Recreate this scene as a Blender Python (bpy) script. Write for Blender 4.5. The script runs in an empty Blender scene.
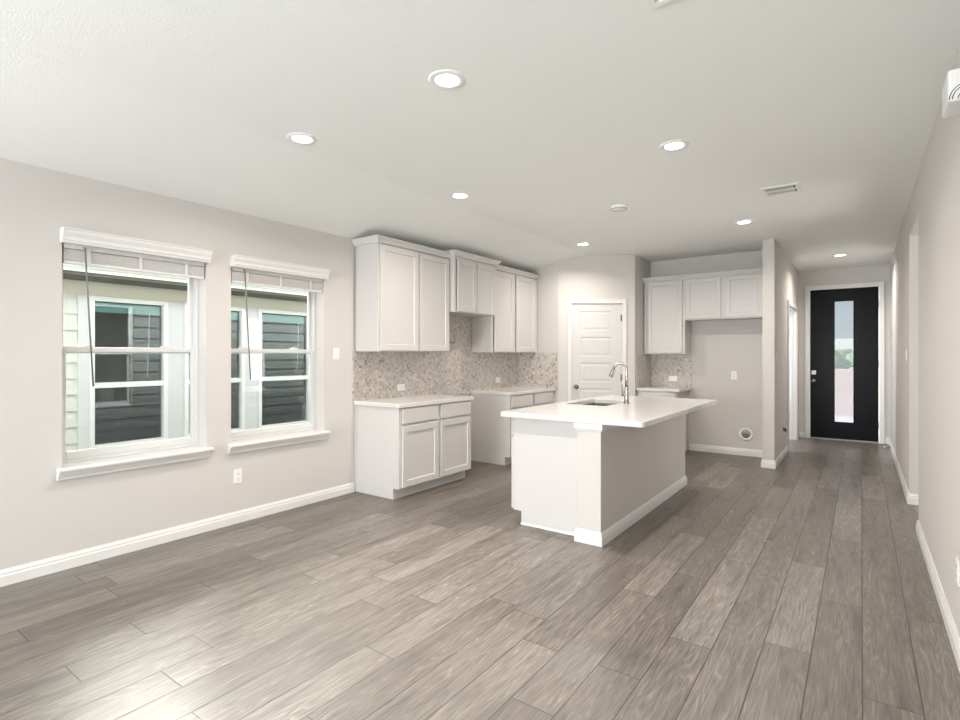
import bpy, math, random
from mathutils import Vector, noise
C = bpy.context.scene
col = C.collection
random.seed(7)

# ------------------------------------------------------------------ camera, sky, light, exposure
TH = 0.6243
cam = bpy.data.objects.new('camera', bpy.data.cameras.new('camera'))
col.objects.link(cam)
cam.location = (4.1437, 0.0, 1.3685)
cam.rotation_euler = (math.pi / 2, 0, TH)
cam.data.sensor_width = 36
cam.data.lens = 529.1 / 960 * 36
cam.data.shift_y = -4.37 / 960
cam.data.clip_start = 0.02
cam.data.clip_end = 500
C.camera = cam

w = bpy.data.worlds.new('sky'); C.world = w; w.use_nodes = True
nt = w.node_tree
sky = nt.nodes.new('ShaderNodeTexSky'); sky.sky_type = 'NISHITA'
sky.sun_disc = False; sky.sun_elevation = math.radians(48); sky.sun_rotation = math.radians(120)
sky.air_density = 1.0; sky.dust_density = 0.3; sky.ozone_density = 2.0
veil = nt.nodes.new('ShaderNodeMixRGB'); veil.inputs[0].default_value = .75      # thin bright cloud over the blue
veil.inputs[2].default_value = (3.2, 3.1, 2.95, 1)
nt.links.new(sky.outputs[0], veil.inputs[1]); nt.links.new(veil.outputs[0], nt.nodes['Background'].inputs[0])
nt.nodes['Background'].inputs[1].default_value = 0.33

C.view_settings.view_transform = 'Standard'
C.view_settings.look = 'None'
C.view_settings.gamma = 1
C.view_settings.use_curve_mapping = False
C.view_settings.exposure = 1.10

def area_light(name, loc, rot, sx, sy, power, color):
    l = bpy.data.lights.new(name, 'AREA'); l.shape = 'RECTANGLE'; l.size = sx; l.size_y = sy
    l.energy = power; l.color = color
    o = bpy.data.objects.new(name, l); o.location = loc; o.rotation_euler = rot; col.objects.link(o)
    return o
# daylight that comes in through the patio door and window in the wall behind the camera, plus added fills
area_light('patio_daylight', (1.75, -4.40, 1.10), (math.radians(114), 0, 0), 2.3, 2.0, 100, (0.90, 0.95, 1.0))
area_light('side_fill_light', (-.06, -2.2, 1.38), (math.pi / 2, 0, -math.pi / 2), 1.6, 1.35, 42, (0.93, 0.965, 1.0))  # added unseen fill to brighten the right wall and floor
area_light('passage_fill_light', (5.95, 5.9, 1.5), (math.pi / 2, 0, math.pi / 2), 1.2, 1.3, 12, (1.0, 0.97, 0.93))  # added fill that lifts the jamb of the right opening
area_light('rear_window_daylight', (3.75, -4.40, 1.45), (math.radians(114), 0, 0), 0.9, 1.3, 31, (0.90, 0.95, 1.0))
sun = bpy.data.lights.new('soft_sun', 'SUN'); sun.energy = 21.0; sun.angle = math.radians(42); sun.color = (1.0, .95, .88)
so = bpy.data.objects.new('soft_sun', sun); col.objects.link(so)      # hazy daylight coming over the roof next door
so.rotation_euler = (0, math.radians(-47), math.radians(-8))
CAN_POWER = 9.0
CAN_COLOR = (1.0, 0.92, 0.83)
area_light('side_room_daylight', (1.62, 8.75, 1.5), (math.pi / 2, 0, -math.pi / 2), 1.0, 1.3, 22, (0.92, 0.96, 1.0))

# ------------------------------------------------------------------ materials
def newmat(name):
    m = bpy.data.materials.new(name); m.use_nodes = True
    return m, m.node_tree, m.node_tree.nodes['Principled BSDF']
def plain(name, c, rough=.5, metal=0, spec=.5, bump=0, bscale=200, detail=2, var=0, coat=0):
    m, t, b = newmat(name)
    b.inputs['Base Color'].default_value = (*c, 1)
    b.inputs['Roughness'].default_value = rough
    b.inputs['Metallic'].default_value = metal
    b.inputs['Specular IOR Level'].default_value = spec
    b.inputs['Coat Weight'].default_value = coat
    tc = t.nodes.new('ShaderNodeTexCoord')
    n = t.nodes.new('ShaderNodeTexNoise'); n.inputs['Scale'].default_value = bscale; n.inputs['Detail'].default_value = detail
    t.links.new(tc.outputs['Object'], n.inputs['Vector'])
    if var:
        mx = t.nodes.new('ShaderNodeMixRGB'); mx.inputs[1].default_value = (*[x * (1 - var) for x in c], 1)
        mx.inputs[2].default_value = (*[min(1, x * (1 + var)) for x in c], 1)
        t.links.new(n.outputs['Fac'], mx.inputs[0]); t.links.new(mx.outputs[0], b.inputs['Base Color'])
    if bump:
        bp = t.nodes.new('ShaderNodeBump'); bp.inputs['Strength'].default_value = bump; bp.inputs['Distance'].default_value = .004
        t.links.new(n.outputs['Fac'], bp.inputs['Height']); t.links.new(bp.outputs[0], b.inputs['Normal'])
    return m
M = {}
M['wall'] = plain('painted_drywall', (.63, .603, .578), .6, bump=.25, bscale=110, detail=3, spec=.35)
M['ceil'] = plain('ceiling_paint', (.885, .905, .885), .85, bump=.35, bscale=120, detail=4, spec=.2)
M['trim'] = plain('white_trim_paint', (.76, .755, .745), .3)
M['cab'] = plain('cabinet_paint', (.63, .612, .595), .33)
M['vinyl'] = plain('white_vinyl', (.68, .685, .685), .35)
M['doorpaint'] = plain('door_paint', (.66, .65, .645), .4)
M['plate'] = plain('white_plastic', (.86, .86, .85), .3)
M['dark'] = plain('dark_slot', (.03, .03, .03), .6)
M['grey'] = plain('grey_metal', (.30, .30, .30), .4, metal=.6)
M['nickel'] = plain('brushed_nickel', (.33, .31, .29), .27, metal=1)
M['steel'] = plain('stainless_steel', (.22, .215, .21), .32, metal=1)
M['knobm'] = plain('dark_nickel', (.22, .21, .20), .25, metal=1)
M['blackdoor'] = plain('black_door_paint', (.004, .004, .0055), .28, spec=.10)
M['counter'] = plain('white_quartz', (.70, .69, .675), .12, bscale=260, detail=4, var=.05)
M['blind'] = plain('blind_slats', (.78, .76, .75), .5)
M['tape'] = plain('ladder_tape', (.66, .65, .64), .7)
M['wand'] = plain('clear_wand', (.16, .16, .16), .2)
M['siding'] = plain('fibre_cement_siding', (.56, .56, .53), .7, bump=.1, bscale=40)
M['band'] = plain('cream_trim_board', (.54, .51, .43), .7)
M['ownsiding'] = plain('tan_lap_siding', (.22, .235, .24), .7)
M['lavtrim'] = plain('pale_grey_trim_board', (.55, .55, .58), .6)
M['soffit'] = plain('brown_soffit', (.085, .08, .065), .7)
M['gutter'] = plain('white_gutter', (.85, .86, .88), .4)
M['shingle'] = plain('roof_shingle', (.16, .15, .145), .9, bump=.5, bscale=30, var=.3)
M['tealblind'] = plain('pale_green_blind', (.45, .80, .68), .6)
M['dirt'] = plain('bare_ground', (.34, .285, .26), .95, bscale=.8, var=.2, bump=.2)
M['conc'] = plain('porch_concrete', (.40, .39, .38), .85, bscale=6, var=.12)
M['leaf'] = plain('far_foliage', (.10, .17, .06), .9, bscale=3, var=.5)
M['grass'] = plain('side_yard_grass', (.16, .22, .08), .95, bscale=12, var=.4)
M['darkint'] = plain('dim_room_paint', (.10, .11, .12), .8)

def glassmat(name, tint, refl, rough=0.0):
    m, t, b = newmat(name); t.nodes.remove(b)
    tr = t.nodes.new('ShaderNodeBsdfTransparent'); tr.inputs[0].default_value = (*tint, 1)
    gl = t.nodes.new('ShaderNodeBsdfGlossy'); gl.inputs['Roughness'].default_value = rough
    fr = t.nodes.new('ShaderNodeFresnel'); fr.inputs[0].default_value = 1.45
    mu = t.nodes.new('ShaderNodeMath'); mu.operation = 'MULTIPLY'; mu.inputs[1].default_value = refl
    mx = t.nodes.new('ShaderNodeMixShader')
    t.links.new(fr.outputs[0], mu.inputs[0]); t.links.new(mu.outputs[0], mx.inputs[0])
    t.links.new(tr.outputs[0], mx.inputs[1]); t.links.new(gl.outputs[0], mx.inputs[2])
    t.links.new(mx.outputs[0], t.nodes['Material Output'].inputs[0])
    return m
M['glass'] = glassmat('window_glass', (.95, .97, .96), 1.0)
M['doorglass'] = glassmat('door_glass', (.44, .46, .49), .5)
M['darkglass'] = glassmat('low_e_glass', (.70, .78, .80), 2.2)

m, t, b = newmat('lamp_lens'); M['lens'] = m
b.inputs['Base Color'].default_value = (.9, .9, .88, 1)
b.inputs['Emission Color'].default_value = (1, .96, .90, 1); b.inputs['Emission Strength'].default_value = 9

# wood-look plank floor
m, t, b = newmat('oak_plank_floor'); M['floor'] = m
N = t.nodes.new; Lk = t.links.new
def math_(op, a, bb=None):
    n = N('ShaderNodeMath'); n.operation = op
    for i, v in enumerate((a, bb)):
        if v is None: continue
        if isinstance(v, (int, float)): n.inputs[i].default_value = v
        else: Lk(v, n.inputs[i])
    return n.outputs[0]
def ramp(fac, stops):
    r = N('ShaderNodeValToRGB'); e = r.color_ramp.elements
    while len(e) < len(stops): e.new(.5)
    for i, (p, c) in enumerate(stops): e[i].position = p; e[i].color = (*c, 1)
    Lk(fac, r.inputs[0]); return r.outputs[0]
tc = N('ShaderNodeTexCoord'); sp = N('ShaderNodeSeparateXYZ'); Lk(tc.outputs['Object'], sp.inputs[0])
X, Y = sp.outputs[0], sp.outputs[1]
PW, PL = .190, 1.22
u = math_('DIVIDE', math_('ADD', X, PW * 60 - 4.148), PW)
row = math_('FLOOR', u); fu = math_('FRACT', u)
wn = N('ShaderNodeTexWhiteNoise'); wn.noise_dimensions = '1D'; Lk(row, wn.inputs['W'])
v = math_('DIVIDE', math_('ADD', math_('ADD', Y, 40), math_('MULTIPLY', wn.outputs['Value'], PL)), PL)
idx = math_('FLOOR', v); fv = math_('FRACT', v)
cid = N('ShaderNodeCombineXYZ'); Lk(row, cid.inputs[0]); Lk(idx, cid.inputs[1])
pr = N('ShaderNodeTexWhiteNoise'); pr.noise_dimensions = '2D'; Lk(cid.outputs[0], pr.inputs['Vector'])
R1 = pr.outputs['Value']
gv = N('ShaderNodeCombineXYZ')      # grain coordinates, shifted per plank
Lk(math_('ADD', math_('MULTIPLY', X, 1.0), math_('MULTIPLY', R1, 37.0)), gv.inputs[0])
Lk(math_('ADD', math_('MULTIPLY', Y, .045), math_('MULTIPLY', R1, 11.0)), gv.inputs[1])
n1 = N('ShaderNodeTexNoise'); n1.inputs['Scale'].default_value = 130; n1.inputs['Detail'].default_value = 6; n1.inputs['Roughness'].default_value = .62
Lk(gv.outputs[0], n1.inputs['Vector'])
gv2 = N('ShaderNodeCombineXYZ')
Lk(math_('ADD', X, math_('MULTIPLY', R1, 23.0)), gv2.inputs[0]); Lk(math_('ADD', math_('MULTIPLY', Y, .10), math_('MULTIPLY', R1, 7.0)), gv2.inputs[1])
n2 = N('ShaderNodeTexNoise'); n2.inputs['Scale'].default_value = 8; n2.inputs['Detail'].default_value = 2.5; n2.inputs['Distortion'].default_value = .25
Lk(gv2.outputs[0], n2.inputs['Vector'])
rings = math_('FRACT', math_('MULTIPLY', n2.outputs['Fac'], 19.0))       # cathedral figure: contour lines of a soft noise
ringl = math_('ABSOLUTE', math_('SUBTRACT', rings, .5))
n3 = N('ShaderNodeTexNoise'); n3.inputs['Scale'].default_value = 14; n3.inputs['Detail'].default_value = 5; n3.inputs['Roughness'].default_value = .6
Lk(gv2.outputs[0], n3.inputs['Vector'])
base = ramp(R1, [(0, (.115, .098, .084)), (.3, (.145, .126, .109)), (.8, (.172, .152, .133)), (1, (.215, .192, .170))])
g1 = ramp(n1.outputs['Fac'], [(.32, (.52, .50, .48)), (.50, (1.0, 1.0, 1.0)), (.72, (1.28, 1.28, 1.28))])
mA = N('ShaderNodeMixRGB'); mA.blend_type = 'MULTIPLY'; mA.inputs[0].default_value = 1; Lk(base, mA.inputs[1]); Lk(g1, mA.inputs[2])
g2 = ramp(ringl, [(0, (1.55, 1.54, 1.52)), (.07, (1.25, 1.24, 1.22)), (.18, (1.0, 1.0, 1.0)), (.42, (.92, .91, .90)), (.5, (.78, .77, .76))])
ringamt = ramp(n3.outputs['Fac'], [(.38, (.08, .08, .08)), (.62, (.95, .95, .95))])
mB = N('ShaderNodeMixRGB'); mB.blend_type = 'MULTIPLY'; mB.inputs[0].default_value = .75; Lk(ringamt, mB.inputs[0]); Lk(mA.outputs[0], mB.inputs[1]); Lk(g2, mB.inputs[2])
g3 = ramp(n3.outputs['Fac'], [(.30, (.58, .56, .54)), (.46, (.95, .95, .95)), (.7, (1.10, 1.10, 1.10))])
mC = N('ShaderNodeMixRGB'); mC.blend_type = 'MULTIPLY'; mC.inputs[0].default_value = 1; Lk(mB.outputs[0], mC.inputs[1]); Lk(g3, mC.inputs[2])
eu = math_('MULTIPLY', math_('MINIMUM', fu, math_('SUBTRACT', 1, fu)), PW)
ev = math_('MULTIPLY', math_('MINIMUM', fv, math_('SUBTRACT', 1, fv)), PL)
edge = math_('MINIMUM', eu, ev)
seam = math_('LESS_THAN', edge, .0021)
mD = N('ShaderNodeMixRGB'); Lk(seam, mD.inputs[0]); Lk(mC.outputs[0], mD.inputs[1]); mD.inputs[2].default_value = (.030, .025, .022, 1)
Lk(mD.outputs[0], b.inputs['Base Color'])
b.inputs['Specular IOR Level'].default_value = .65
rr = N('ShaderNodeMapRange'); rr.inputs['To Min'].default_value = .31; rr.inputs['To Max'].default_value = .47; Lk(n1.outputs['Fac'], rr.inputs[0]); Lk(rr.outputs[0], b.inputs['Roughness'])
bh = math_('ADD', math_('MULTIPLY', n1.outputs['Fac'], .35), math_('MULTIPLY', math_('MINIMUM', math_('DIVIDE', edge, .004), 1), 1.0))
bp = N('ShaderNodeBump'); bp.inputs['Strength'].default_value = .35; bp.inputs['Distance'].default_value = .002; Lk(bh, bp.inputs['Height']); Lk(bp.outputs[0], b.inputs['Normal'])

# small marble mosaic backsplash
m, t, b = newmat('marble_mosaic_tile'); M['tile'] = m
N = t.nodes.new; Lk = t.links.new
tc = N('ShaderNodeTexCoord')
vo = N('ShaderNodeTexVoronoi'); vo.inputs['Scale'].default_value = 36; vo.inputs['Randomness'].default_value = .35
Lk(tc.outputs['Object'], vo.inputs['Vector'])
ve = N('ShaderNodeTexVoronoi'); ve.feature = 'DISTANCE_TO_EDGE'; ve.inputs['Scale'].default_value = 36; ve.inputs['Randomness'].default_value = .35
Lk(tc.outputs['Object'], ve.inputs['Vector'])
sc = N('ShaderNodeSeparateColor'); Lk(vo.outputs['Color'], sc.inputs[0])
cr = ramp(sc.outputs[0], [(0, (.26, .21, .17)), (.05, (.36, .30, .26)), (.11, (.50, .45, .40)), (.5, (.565, .515, .465)), (.85, (.64, .60, .55)), (1, (.58, .57, .55))])
nn = N('ShaderNodeTexNoise'); nn.inputs['Scale'].default_value = 30; nn.inputs['Detail'].default_value = 5; Lk(tc.outputs['Object'], nn.inputs['Vector'])
vr = ramp(nn.outputs['Fac'], [(.35, (.78, .76, .74)), (.6, (1.06, 1.06, 1.06))])
m1 = N('ShaderNodeMixRGB'); m1.blend_type = 'MULTIPLY'; m1.inputs[0].default_value = 1; Lk(cr, m1.inputs[1]); Lk(vr, m1.inputs[2])
gr = math_('LESS_THAN', ve.outputs['Distance'], .05)
m2 = N('ShaderNodeMixRGB'); Lk(gr, m2.inputs[0]); Lk(m1.outputs[0], m2.inputs[1]); m2.inputs[2].default_value = (.52, .50, .47, 1)
Lk(m2.outputs[0], b.inputs['Base Color']); b.inputs['Roughness'].default_value = .3

# ------------------------------------------------------------------ mesh helpers
class MB:
    def __init__(s): s.v = []; s.f = []; s.smooth = set()
    def add(s, vs, fs, smooth=False):
        k = len(s.v); s.v += [Vector(p) for p in vs]
        for f in fs:
            if smooth: s.smooth.add(len(s.f))
            s.f.append([i + k for i in f])
        return s
    def box(s, x0, y0, z0, x1, y1, z1):
        x0, x1 = sorted((x0, x1)); y0, y1 = sorted((y0, y1)); z0, z1 = sorted((z0, z1))
        return s.add([(x0, y0, z0), (x1, y0, z0), (x1, y1, z0), (x0, y1, z0), (x0, y0, z1), (x1, y0, z1), (x1, y1, z1), (x0, y1, z1)],
                     [(0, 3, 2, 1), (4, 5, 6, 7), (0, 1, 5, 4), (1, 2, 6, 5), (2, 3, 7, 6), (3, 0, 4, 7)])
    def obox(s, O, u, n, u0, u1, z0, z1, n0, n1):
        O, u, n = Vector(O), Vector(u), Vector(n); zz = Vector((0, 0, 1))
        P = [O + u * a + n * c + zz * h for h in (z0, z1) for (a, c) in ((u0, n0), (u1, n0), (u1, n1), (u0, n1))]
        fs = [(0, 3, 2, 1), (4, 5, 6, 7), (0, 1, 5, 4), (1, 2, 6, 5), (2, 3, 7, 6), (3, 0, 4, 7)]
        if u.cross(n).z < 0: fs = [f[::-1] for f in fs]
        return s.add(P, fs)
    def prism(s, poly, axis, a, b):
        # poly in the two other axes in cyclic order, extruded from a to b along axis
        def pt(p, h): return {'x': (h, p[0], p[1]), 'y': (p[0], h, p[1]), 'z': (p[0], p[1], h)}[axis]
        n = len(poly)
        vs = [pt(p, a) for p in poly] + [pt(p, b) for p in poly]
        fs = [tuple(range(n))[::-1], tuple(range(n, 2 * n))] + [(i, (i + 1) % n, n + (i + 1) % n, n + i) for i in range(n)]
        return s.add(vs, fs)
    def sweep(s, path, prof, z=0):
        # path: plan polyline; prof: closed list of (out, height); out is to the right-hand side of travel
        pts = [Vector((p[0], p[1])) for p in path]; n = len(pts); k = len(prof); vs = []
        for i, p in enumerate(pts):
            ds = []
            if i > 0: ds.append((p - pts[i - 1]).normalized())
            if i < n - 1: ds.append((pts[i + 1] - p).normalized())
            ns = [Vector((d.y, -d.x)) for d in ds]
            m_ = ns[0] if len(ns) == 1 else (ns[0] + ns[1]).normalized()
            sc_ = 1 / max(.3, m_.dot(ns[0]))
            for (o_, h) in prof: vs.append((p.x + m_.x * o_ * sc_, p.y + m_.y * o_ * sc_, z + h))
        fs = []
        for i in range(n - 1):
            for j in range(k):
                a = i * k + j; b_ = i * k + (j + 1) % k
                fs.append((a, b_, b_ + k, a + k))
        fs.append(tuple(range(k))); fs.append(tuple(range((n - 1) * k, n * k))[::-1])
        return s.add(vs, fs)
    def lathe(s, prof, c, axis=(0, 0, 1), seg=32, cap=True):
        A = Vector(axis).normalized(); B = A.orthogonal().normalized(); D = A.cross(B); c = Vector(c); vs = []; k = len(prof)
        for (r, h) in prof:
            for i in range(seg):
                a = 2 * math.pi * i / seg
                vs.append(c + A * h + (B * math.cos(a) + D * math.sin(a)) * r)
        fs = [(j * seg + i, j * seg + (i + 1) % seg, (j + 1) * seg + (i + 1) % seg, (j + 1) * seg + i) for j in range(k - 1) for i in range(seg)]
        s.add(vs, fs, True)
        if cap:
            b_ = len(s.v) - len(vs)
            s.f.append([b_ + i for i in range(seg)][::-1]); s.f.append([b_ + (k - 1) * seg + i for i in range(seg)])
        return s
    def tube(s, pts, r, seg=14):
        pts = [Vector(p) for p in pts]; n = len(pts); rs = r if isinstance(r, (list, tuple)) else [r] * n
        T = [(pts[min(i + 1, n - 1)] - pts[max(i - 1, 0)]).normalized() for i in range(n)]
        Nn = T[0].orthogonal().normalized(); vs = []
        for i in range(n):
            Nn = (Nn - T[i] * Nn.dot(T[i])).normalized(); Bn = T[i].cross(Nn)
            for j in range(seg):
                a = 2 * math.pi * j / seg; vs.append(pts[i] + (Nn * math.cos(a) + Bn * math.sin(a)) * rs[i])
        fs = [(i * seg + j, i * seg + (j + 1) % seg, (i + 1) * seg + (j + 1) % seg, (i + 1) * seg + j) for i in range(n - 1) for j in range(seg)]
        s.add(vs, fs, True); b_ = len(s.v) - len(vs)
        s.f.append([b_ + i for i in range(seg)][::-1]); s.f.append([b_ + (n - 1) * seg + i for i in range(seg)])
        return s
    def build(s, name, mat, parent=None, bevel=0):
        import bmesh
        off = Vector((0, 0, 0)); p = parent
        while p: off += p.location; p = p.parent
        me = bpy.data.meshes.new(name); me.from_pydata([tuple(q - off) for q in s.v], [], s.f)
        for i, pl in enumerate(me.polygons): pl.use_smooth = i in s.smooth
        bm = bmesh.new(); bm.from_mesh(me); bmesh.ops.recalc_face_normals(bm, faces=bm.faces); bm.to_mesh(me); bm.free()
        me.materials.append(M[mat] if isinstance(mat, str) else mat)
        o = bpy.data.objects.new(name, me); col.objects.link(o)
        if parent: o.parent = parent
        if bevel:
            bv = o.modifiers.new('bevel', 'BEVEL'); bv.width = bevel; bv.segments = 2; bv.limit_method = 'ANGLE'; bv.angle_limit = math.radians(40)
        return o
def tag(o, label=None, cat=None, group=None, kind=None):
    if label: o['label'] = label
    if cat: o['category'] = cat
    if group: o['group'] = group
    if kind: o['kind'] = kind
    return o
def thing(name, loc, label, cat, group=None, kind=None):
    o = bpy.data.objects.new(name, None); o.location = loc; o.empty_display_size = .05; col.objects.link(o)
    return tag(o, label, cat, group, kind)
def struct(name, mb, mat, label, cat, bevel=0):
    return tag(mb.build(name, mat, None, bevel), label, cat, None, 'structure')
def copy_tree(o, parent=None):
    kids = [c for c in bpy.data.objects if c.parent == o]
    c = o.copy(); col.objects.link(c)
    if parent: c.parent = parent
    for k in kids: copy_tree(k, c)
    return c
def part_label(o, s): o['label'] = s; return o

# ------------------------------------------------------------------ plan of the place
HC = 2.784; WL = 2.542; XCR = 1.029
YB = 6.714; XP = .674; XQ, YQ = 1.5614, 7.3138; YN = 7.998
SX0, SX1, SY = 3.162, 3.2917, 7.2817
YD = 10.336; RX = 4.5046; OY0, OY1, OZ = 5.3115, 6.2812, 2.475
YBK = -4.5
DY0, DY1, DZ = 8.72, 9.98, 2.10          # side doorway in the hall
W = [(1.182, 2.100), (2.300, 3.215)]; WZ0, WZ1 = .655, 2.095

# floor and ceiling
struct('floor', MB().box(-.12, YBK - .15, -.12, 6.2, YD + .14, 0), 'floor', 'grey-brown wood-look plank floor running down to the hall', 'floor')
def slope(x): return WL + (HC - WL) * x / XCR
cb = MB().prism([(-.20, slope(-.20)), (XCR, HC), (6.2, HC), (6.2, HC + .2), (-.20, HC + .2)], 'y', YBK - .15, YD + .14)
struct('ceiling', cb, 'ceil', 'white textured ceiling, sloping down towards the window wall', 'ceiling')

def wall_x(mb, x0, x1, y0, y1, zt, holes):
    # wall running along y with holes (ya, yb, za, zb)
    y = y0
    for (a, b_, za, zb) in sorted(holes):
        mb.box(x0, y, 0, x1, a, zt)
        if za > 0: mb.box(x0, a, 0, x1, b_, za)
        mb.box(x0, a, zb, x1, b_, zt); y = b_
    mb.box(x0, y, 0, x1, y1, zt); return mb
ZT = HC + .05
struct('wall_left', wall_x(MB(), -.20, 0, YBK - .15, YB + .12, WL + .1, [(-3.0, -1.4, WZ0 - .02, WZ1)] + [(a, b_, WZ0 - .02, WZ1) for a, b_ in W]), 'wall', 'pale greige wall with the two windows', 'wall')  # first hole is an unseen opening added for the side fill
struct('wall_kitchen', MB().box(0, YB, 0, XP, YB + .12, ZT), 'wall', 'short greige wall at the end of the left cabinet run', 'wall')
dv = Vector((XQ - XP, YQ - YB, 0)); LEN = dv.length; U = dv.normalized(); NP = Vector((U.y, -U.x, 0)); PO = Vector((XP, YB, 0))
PS0, PS1, PZ = .182, .891, 2.108
pw = MB()
pw.obox(PO, U, NP, 0, PS0 - .012, 0, ZT, -.11, 0).obox(PO, U, NP, PS1 + .012, LEN, 0, ZT, -.11, 0).obox(PO, U, NP, PS0 - .012, PS1 + .012, PZ + .012, ZT, -.11, 0)
struct('wall_pantry', pw, 'wall', 'angled greige wall holding the white panelled pantry door', 'wall')
struct('wall_nook_left', MB().box(XQ - .11, YQ, 0, XQ, YN + .1, ZT), 'wall', 'narrow wall beside the small corner counter', 'wall')
struct('wall_nook_back', MB().box(XQ - .11, YN, 0, SX0, YN + .12, ZT), 'wall', 'greige wall at the back of the empty fridge nook', 'wall')
struct('wall_hall_left', wall_x(MB(), SX0, SX1, SY, YD + .14, ZT, [(DY0, DY1, 0, DZ)]), 'wall', 'wall between fridge nook and hall, ending in a square edge', 'wall')
fw = MB()
FX0, FX1, FZ = 3.440, 4.384, 2.470
fw.box(1.4, YD, 0, FX0, YD + .14, ZT).box(FX1, YD, 0, 6.2, YD + .14, ZT).box(FX0, YD, FZ, FX1, YD + .14, ZT)
struct('wall_front', fw, 'wall', 'greige wall around the black front door at the hall end', 'wall')
struct('wall_right', wall_x(MB(), RX, RX + .15, YBK - .15, YD, ZT, [(OY0, OY1, 0, OZ)]), 'wall', 'long pale wall on the right with a cased-free opening', 'wall')
rb = MB()   # behind the camera: patio door and one window
rb.box(-.15, YBK - .15, 0, .55, YBK, ZT).box(2.95, YBK - .15, 0, 3.25, YBK, ZT).box(4.25, YBK - .15, 0, RX + .15, YBK, ZT)
rb.box(.55, YBK - .15, 2.2, 2.95, YBK, ZT).box(3.25, YBK - .15, 2.15, 4.25, YBK, ZT).box(3.25, YBK - .15, 0, 4.25, YBK, .75)
struct('wall_back', rb, 'wall', 'wall behind the viewpoint with a patio door opening', 'wall')
struct('wall_side_room', MB().box(1.45, YN + .12, 0, 1.57, YD, ZT), 'wall', 'far wall of the room off the hall', 'wall')
struct('wall_side_passage', MB().box(6.05, 4.2, 0, 6.2, 7.6, ZT).box(RX + .15, 4.2, 0, 6.05, 4.3, ZT).box(RX + .15, 7.5, 0, 6.05, 7.6, ZT), 'wall', 'walls of the passage beyond the right opening', 'wall')

# baseboards
BP = [(0, 0), (.016, 0), (.016, .058), (.012, .066), (.012, .078), (.007, .088), (.005, .096), (0, .096)]
def bboard(name, path, label, shoe=False):
    return struct(name, MB().sweep(path, BP), 'trim', label, 'baseboard')
bboard('baseboard_left', [(0, YBK), (0, 3.575)], 'white baseboard under the two windows')
E_ = .0
bboard('baseboard_nook', [(2.125, YN), (SX0, YN)], 'white baseboard at the back of the fridge nook')
bboard('baseboard_stub', [(SX0, YN), (SX0, SY), (SX1, SY), (SX1, DY0 - .075)], 'white baseboard wrapped around the end of the stub wall')
bboard('baseboard_hall_left', [(SX1, DY1 + .075), (SX1, YD), (FX0 - .065, YD)], 'white baseboard in the left corner by the front door')
bboard('baseboard_hall_right', [(FX1 + .065, YD), (RX, YD), (RX, OY1), (RX + .15, OY1)], 'white baseboard on right wall between the front door and the opening')
bboard('baseboard_right', [(RX + .15, OY0), (RX, OY0), (RX, YBK)], 'white baseboard along the near right wall')
bboard('baseboard_pantry', [(XP + U.x * .13, YB + U.y * .13), (XP, YB)][::-1], 'short white baseboard left of the pantry door')
bboard('baseboard_pantry_right', [tuple((PO + U * (PS1 + .07))[:2]), (XQ, YQ)], 'short white baseboard right of the pantry door')

# ------------------------------------------------------------------ windows
def ring(mb, y0, y1, z0, z1, xa, xb, wd, wb=None):
    wb = wb or wd
    mb.box(xa, y0, z0, xb, y0 + wd, z1).box(xa, y1 - wd, z0, xb, y1, z1)
    mb.box(xa, y0 + wd, z0, xb, y1 - wd, z0 + wb).box(xa, y0 + wd, z1 - wd, xb, y1 - wd, z1)
    return mb
def window(n, y0, y1, label):
    r = thing('window_%d' % n, (-.1, (y0 + y1) / 2, WZ0), label, 'window', None, 'structure')
    g = .001
    fr = ring(MB(), y0 + g, y1 - g, WZ0 + .002, WZ1 - g, -.198, -.120, .022)
    # tracks on the jambs
    fr.box(-.157, y0 + .022, WZ0 + .03, -.150, y0 + .028, WZ1 - .03).box(-.157, y1 - .028, WZ0 + .03, -.150, y1 - .022, WZ1 - .03)
    fr.build('window_frame', 'vinyl', r, .002)
    zm = 1.405
    us = ring(MB(), y0 + .023, y1 - .023, zm - .02, WZ1 - .023, -.188, -.160, .030).build('upper_sash', 'vinyl', r, .003)
    MB().box(-.176, y0 + .053, zm + .010, -.172, y1 - .053, WZ1 - .053).build('glass_pane', 'glass', us)
    ls = ring(MB(), y0 + .023, y1 - .023, WZ0 + .025, zm + .022, -.149, -.122, .034, .05).build('lower_sash', 'vinyl', r, .003)
    MB().box(-.138, y0 + .057, WZ0 + .075, -.134, y1 - .057, zm - .012).build('glass_pane', 'glass', ls)
    for f in (.2, .74):
        yc = y0 + (y1 - y0) * f
        MB().box(-.149, yc - .035, zm + .0225, -.124, yc + .035, zm + .030).box(-.144, yc - .012, zm + .030, -.130, yc + .03, zm + .038).build('sash_lock', 'vinyl', r, .002)
    SP = [(0, -.078), (.022, -.078), (.026, -.062), (.036, -.05), (.044, -.032), (.046, -.024), (.062, -.024), (.066, -.018), (.066, -.005), (.062, 0), (0, 0)]
    sl = MB().sweep([(0, y0 - .028), (0, y1 + .028)], SP, WZ0)
    sl.box(-.119, y0 + .001, WZ0 - .019, 0.0, y1 - .001, WZ0)
    sl.build('window_sill', 'trim', r)
    return r
window(1, *W[0], 'left window of the pair, white vinyl single-hung over the pale wall')
window(2, *W[1], 'right window of the pair, the one nearer the kitchen cabinets')

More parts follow.
